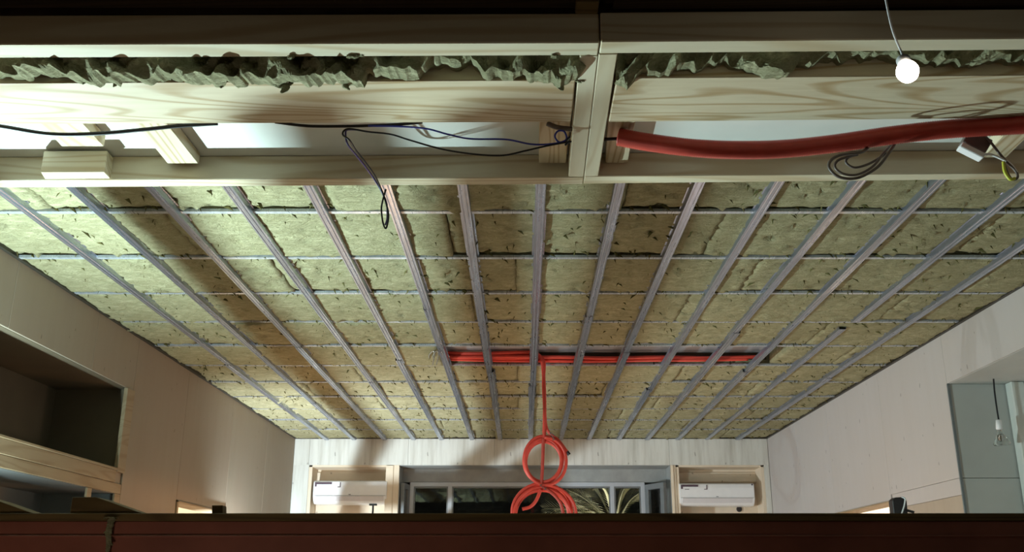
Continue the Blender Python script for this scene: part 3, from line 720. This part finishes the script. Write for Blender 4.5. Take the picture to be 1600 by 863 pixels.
# loops of grey cable below the pipe
lc = empty('cable_loop', kp(1340, 250), 'grey cable looped twice hanging under the red pipe', 'cable')
Yl = Yk-.02
def lp(x, y, d=0): return onY(x, y, Yl+d)
cable('cable', [lp(1400, 222, .03), lp(1388, 240), lp(1370, 262), lp(1340, 278), lp(1312, 277), lp(1296, 263), lp(1299, 250), lp(1315, 242), lp(1345, 238), lp(1356, 231, .03)], .0042, 'grey_wire', lc)
cable('cable', [lp(1393, 225, .05), lp(1380, 240, .02), lp(1364, 260, .02), lp(1340, 273, .02), lp(1318, 272, .02), lp(1305, 262, .02), lp(1309, 251, .02), lp(1330, 243, .02), lp(1350, 236, .04)], .0036, 'grey_wire', lc)
cable('cable', [lp(1385, 240, .03), lp(1358, 256, .03), lp(1335, 262, .03), lp(1322, 254, .03), lp(1326, 246, .03), lp(1340, 242, .04)], .0034, 'grey_wire', lc)
# junction box with its wires
jb = empty('junction_box', lp(1515, 230), 'small white junction box with wires at the right below the red pipe', 'junction box')
c = lp(1520, 226, .02)
def obox(c, ux, uy, uz, mat, name, parent, bev=.002):
    q = [c-ux-uy-uz, c+ux-uy-uz, c+ux+uy-uz, c-ux+uy-uz]
    return MB().prism(q, [v+uz*2 for v in q]).build(name, mat, parent, bev)
ux = (lp(1540, 240)-lp(1504, 222))*.5; uz = (lp(1512, 208)-lp(1500, 228))*.5; uy = ux.cross(uz).normalized()*.016
obox(lp(1524, 224, .02), ux, uy, uz, M['grey_wire'], 'box_body', jb)
obox(lp(1517, 238, .0), ux*1.0, uy*.9, uz*.36, M['white_plastic'], 'box_lid', jb)
cable('wire', [lp(1530, 205, .02), lp(1545, 219), lp(1560, 238), lp(1572, 252), lp(1586, 266), lp(1590, 277), lp(1582, 281), lp(1574, 270), lp(1569, 255)], .0035, 'grey_wire', jb)
cable('wire', [lp(1534, 243), lp(1545, 241), lp(1560, 246), lp(1578, 256), lp(1589, 270)], .0035, 'white_plastic', jb)
cable('wire', [lp(1568, 253, -.005), lp(1570, 268, -.005), lp(1578, 280, -.005), lp(1586, 279, -.005)], .0045, 'yellow_wire', jb)
# glowing bulb hung in front of the right beams
Yg = onZ(1418, 92, HB).y-.30; kb = .82
g = onY(1418, 112, Yg)
bulb = empty('work_bulb', g, 'glowing bare bulb hanging in front of the right beams', 'lamp')
MB().lathe([(r*kb, h*kb) for r, h in [(.002, -.030), (.014, -.026), (.023, -.014), (.0262, 0), (.0235, .014), (.015, .028), (.0125, .036)]], g, (0.15, .55, .8), 24).build('bulb_globe', M['lamp_glow'], bulb, smooth=True)
ax = Vector((.15, .55, .8)).normalized()
MB().lathe([(r*kb, h*kb) for r, h in [(.0135, .036), (.016, .04), (.017, .062), (.010, .068), (.004, .070)]], g, ax, 18).build('socket', M['white_plastic'], bulb, smooth=True)
tubeobj('cord', [g+ax*.052, g+ax*.062+Vector((0, 0, .01)), g+Vector((-.004, .036, .13)), Vector((g.x-.012, g.y+.036, HT+.009))], .0022, M['white_plastic'], bulb)

struct(MB().box(XL+.004, XR-.004, 2.225, 2.285, 0, 1.615).build('wall_light_block', M['wall_left']), 'unseen low partition added under the red beam to block light')  # added out of view to keep room light off the near side
# ================================================================ red beam across the bottom
YR = 2.2
def rz(y): return onY(815, y, YR).z
zt_, zm, zb_ = rz(815), rz(838), rz(866)
rot = math.atan2(0.0, 1)
b = MB()
prof = [(YR, zt_), (YR, zm+.002), (YR-.006, zm+.001), (YR-.006, zm-.001), (YR, zm-.003), (YR+.001, zb_), (YR+.11, zb_), (YR+.11, zt_)]
b.extrude_x(prof, XL+.004, XR-.004)
rb = b.build('steel_beam', M['red_oxide'], bevel=.0012)
tag(rb, 'dark red oxide painted steel beam across the bottom of the view', 'beam')
zp = rz(802.5)
pl = MB().box(XL+.004, XR-.004, YR-.004, YR+.112, zt_+.0005, zp).build('timber_plate', M['olive_timber'], bevel=.0015)
tag(pl, 'olive brown timber plate lying along the top of the red beam', 'plate')
def yr(x, y, d=0): return onY(x, y, YR+d)
# tapered offcuts lying on the plate at the left
def wedge(pix, d0, d1, label):
    f_ = [yr(x, y, d0) for x, y in pix]
    k_ = [Vector((p.x, p.y+(d1-d0), p.z)) for p in f_]
    for q_ in (f_, k_):
        for p in q_: p.z = max(p.z, zp+.0005)
    o = MB().prism(f_, k_).build('timber_offcut', M['olive_timber'], bevel=.001); tag(o, label, 'offcut')
wedge([(109, 803), (113, 777), (150, 777), (222, 803)], .004, .07, 'tapered timber offcut lying on the plate near the left')
wedge([(-60, 803), (-60, 766), (0, 784), (52, 803)], .004, .07, 'sloping timber offcut at the left edge of the view')
wedge([(331, 803), (331, 790), (348, 790), (348, 803)], .02, .05, 'small square peg standing on the plate before the left doorway')
# wool tuft hanging over the beam
YTf = YR-.012
tf = empty('wool_tuft', onY(172, 812, YTf), 'strand of torn wool hanging over the red beam at the left', 'insulation')
tuft([onY(x, y, YTf) for x, y in ((164, 810), (174, 809), (173, 818), (169, 832), (170, 845), (168, 860), (166, 880))], .0072, tf, 'wool_strand')
tuft([onY(x, y, YTf) for x, y in ((162, 811), (172, 809), (186, 810))], .004, tf, 'wool_strand')
tuft([onY(x, y, YTf) for x, y in ((172, 826), (165, 832), (163, 834))], .004, tf, 'wool_strand')
tuft([onY(x, y, YTf) for x, y in ((168, 846), (173, 850), (175, 853))], .004, tf, 'wool_strand')

# ================================================================ things in the room
def aircon(px0, px1, ytop, ybot, label, second):
    Y = YF-.03; z1 = onY(815, ytop, Y).z; z0 = onY(815, ybot, Y).z; x0 = onY(px0, 770, Y).x; x1 = onY(px1, 770, Y).x; h = z1-z0
    root = empty('air_conditioner', ((x0+x1)/2, Y+.12, z0), label, 'air conditioner', 'wall air conditioners')
    pr = [(Y+.262, z1), (Y+.03, z1), (Y+.008, z1-.012), (Y, z1-.05), (Y+.002, z0+h*.30), (Y+.03, z0+h*.12), (Y+.07, z0), (Y+.262, z0)]
    bd_ = MB().extrude_x(pr, x0, x1).build('body', M['white_plastic'], root, .004)
    MB().extrude_x([(Y-.004, z0+h*.33), (Y-.006, z0+h*.30), (Y+.025, z0+h*.12), (Y+.03, z0+h*.12), (Y+.003, z0+h*.31)], x0+.03, x1-.03).build('louvre', M['vent_grey'], root)
    MB().box(x0+.01, x1-.01, Y-.001, Y+.004, z0+h*.335, z0+h*.345).build('seam', M['alu_dark'], bd_)
    w = x1-x0; st = MB()
    st.box(x0+w*.02, x0+w*.25, Y-.003, Y, z1-h*.17, z1-h*.085); st.box(x0+w*.02, x0+w*.045, Y-.003, Y, z1-h*.27, z1-h*.17)
    if second: st.box(x0+w*.07, x0+w*.13, Y-.003, Y, z1-h*.3, z1-h*.275)
    st.box(x0+w*.36, x0+w*.372, Y-.003, Y, z1-h*.30, z1-h*.09); st.box(x0+w*.33, x0+w*.36, Y-.003, Y, z1-h*.30, z1-h*.27)
    st.build('sticker', M['print'], bd_)
    if second: MB().box(x1-w*.035, x1-w*.018, Y-.003, Y, z1-h*.11, z1-h*.04).build('badge', M['print'], bd_)
    MB().box(x0+w*.485, x0+w*.515, Y-.002, Y+.003, z0+h*.37, z0+h*.40).build('mark', M['alu_dark'], bd_)
aircon(489, 604, 751, 787, 'white wall air conditioner in the left niche of the far wall', False)
aircon(1062, 1179, 755, 790, 'white wall air conditioner in the right niche of the far wall', True)
# pipe outlet below the right unit
o_ = onY(1155, 796, YF+.26)
tag(MB().lathe([(.03, -.004), (.03, .002), (.02, .004), (.003, .004)], o_, (0, -1, 0), 16).build('pipe_stub', M['black_plastic']), 'small dark pipe stub under the right air conditioner', 'pipe')
# thin T-topped stand in front of the left niche
Ys = 6.2; t_ = onY(583, 789, Ys)
st = empty('prop_stand', (t_.x, t_.y, 0), 'thin black stand with a T top in front of the left air conditioner', 'stand')
MB().tube([(t_.x, t_.y, .0), (t_.x, t_.y, t_.z)], .006, 8).build('pole', M['black_plastic'], st)
MB().box(t_.x-.024, t_.x+.024, t_.y-.01, t_.y+.01, t_.z-.006, t_.z+.006).build('top_bar', M['black_plastic'], st, .002)
for k in range(3):
    a = k*2.094; MB().tube([(t_.x, t_.y, .35), (t_.x+.3*math.cos(a), t_.y+.3*math.sin(a), .008)], .007, 6).build('leg', M['black_plastic'], st)
# white roll in the lower left niche
r_ = onY(61, 797, 5.3)
tag(MB().lathe([(.012, 0), (.03, 0), (.032, .004), (.032, .05), (.03, .054), (.012, .054)], (-2.66, 5.0, 1.6), (0, 0, 1), 20).build('tape_roll', M['white_plastic'], smooth=False), 'white roll standing in the lower left niche', 'roll')
# floodlight by the right doorway
Yf = 5.2
fl0 = onY(1406, 790, Yf)
fl = empty('floodlight', (fl0.x, Yf, 0), 'black work floodlight on a stand in front of the right doorway', 'lamp')
def fp(x, y, d=0): return onY(x, y, Yf+d)
f_ = [fp(1397, 806), fp(1394.5, 782), fp(1399, 777.5), fp(1413, 777), fp(1417, 783), fp(1419, 806)]
MB().prism(f_, [Vector((p.x, p.y+.06, p.z)) for p in f_]).build('housing', M['black_plastic'], fl, .003)
tubeobj('bracket', [fp(1409, 803, -.015), fp(1413, 790, -.015), fp(1414, 780, -.015), fp(1409, 777, -.005)], .004, M['white_plastic'], fl)
tubeobj('knob', [fp(1414, 797), fp(1421, 799), fp(1428, 801)], .007, M['black_plastic'], fl)
MB().tube([(fl0.x, Yf+.03, 0.0), (fl0.x, Yf+.03, fl0.z-.03)], .014, 10).build('pole', M['black_plastic'], fl)
for k in range(3):
    a = k*2.094+.5; MB().tube([(fl0.x, Yf+.03, .5), (fl0.x+.4*math.cos(a), Yf+.03+.4*math.sin(a), .012)], .01, 6).build('leg', M['black_plastic'], fl)
# pendant bulb in the right recess
p0 = onX(1552, 590, 2.86)
Yq = p0.y
def qp(x, y): return onY(x, y, Yq)
pb = empty('pendant_bulb', p0, 'unlit reflector bulb hanging on a black cable in the right recess', 'lamp')
tubeobj('cord', [Vector((p0.x, p0.y, RZ-.001)), qp(1554, 612), qp(1557, 635), qp(1560.5, 657)], .005, M['black_cable'], pb)
s0, s1, s2 = qp(1560.5, 657), qp(1561.5, 672), qp(1566, 696)
ax = (s1-s0).normalized(); l1 = (s1-s0).length
MB().lathe([(.004, -.004), (.017, 0), (.019, l1*.9), (.014, l1)], s0, ax, 16).build('socket', M['white_plastic'], pb, smooth=True)
ax2 = (s2-s1).normalized(); l2 = (s2-s1).length
MB().lathe([(.012, 0), (.015, l2*.2), (.036, l2*.62), (.050, l2*.95), (.045, l2*1.0), (.004, l2*1.02)], s1, ax2, 24).build('bulb', M['bulb_glass'], pb, smooth=True)
MB().lathe([(.004, l2*.28), (.014, l2*.4), (.014, l2*.7), (.004, l2*.8)], s1, ax2, 12).build('filament_core', M['chrome'], pb, smooth=True)
# palm outside the window
base = onY(960, 806, 12.3); base.z -= .15
pa = empty('palm', (base.x, base.y, -.2), 'pale lit palm growing outside the far window', 'plant')
MB().tube([(base.x, base.y, -.2), (base.x-.02, base.y, base.z)], .05, 8).build('trunk', M['frond'], pa)
rnd = random.Random(4)
for tx, ty, dy in ((885, 765, 0), (893, 778, -.2), (850, 795, .1), (925, 762, .2), (940, 758, -.1), (955, 765, .1), (900, 800, -.2), (1000, 770, .2), (975, 764, 0), (870, 801, .2)):
    tip = onY(tx, ty, 12.3+dy); mid = base.lerp(tip, .55)+Vector((0, 0, .07)); P = spline([base, mid, tip], 12)
    mb = MB(); mb.tube(P, lambda t: .012*(1-t)+.003, 5)
    for i in range(4, len(P)):
        d = (P[i]-P[i-1]).normalized(); l = .05+.18*math.sin(math.pi*i/len(P))
        for sgn in (-1, 1):
            sd = Vector((0, 0, 1)).cross(d).normalized()*.4 + Vector((0, 0, .8*sgn))
            e = P[i]+(d*.8+sd*.7).normalized()*l*rnd.uniform(.7, 1.1); n = d.cross(sd).normalized()*.006; s_ = d*.008
            mb.add([P[i]-s_, P[i].lerp(e, .5)+n, e, P[i]+s_, P[i].lerp(e, .5)-n], [(0, 1, 2), (0, 2, 4), (3, 2, 1), (3, 4, 2)])
    mb.build('frond', M['frond'], pa)

# scaffold added out of sight; its rails are set to throw the long soft shadows
sc_ = empty('added_shadow_scaffold', (-1.9, 5.6, 0), 'unseen added scaffold with three long shadow rails behind the red beam', 'scaffold')
for X, w in ((-2.142, .030), (-1.839, .032), (-1.686, .034)):
    MB().box(X-w, X+w, 3.25, 9.0, 1.66, 1.70).build('shadow_rail', M['olive_timber'], sc_, .002)
for Y in (5.0, 8.6):
    MB().box(-2.19, -1.63, Y-.03, Y+.03, 1.60, 1.659).build('ledger', M['olive_timber'], sc_, .002)
    for X in (-2.17, -1.65): MB().box(X-.02, X+.02, Y-.02, Y+.02, 0, 1.599).build('leg', M['olive_timber'], sc_, .002)
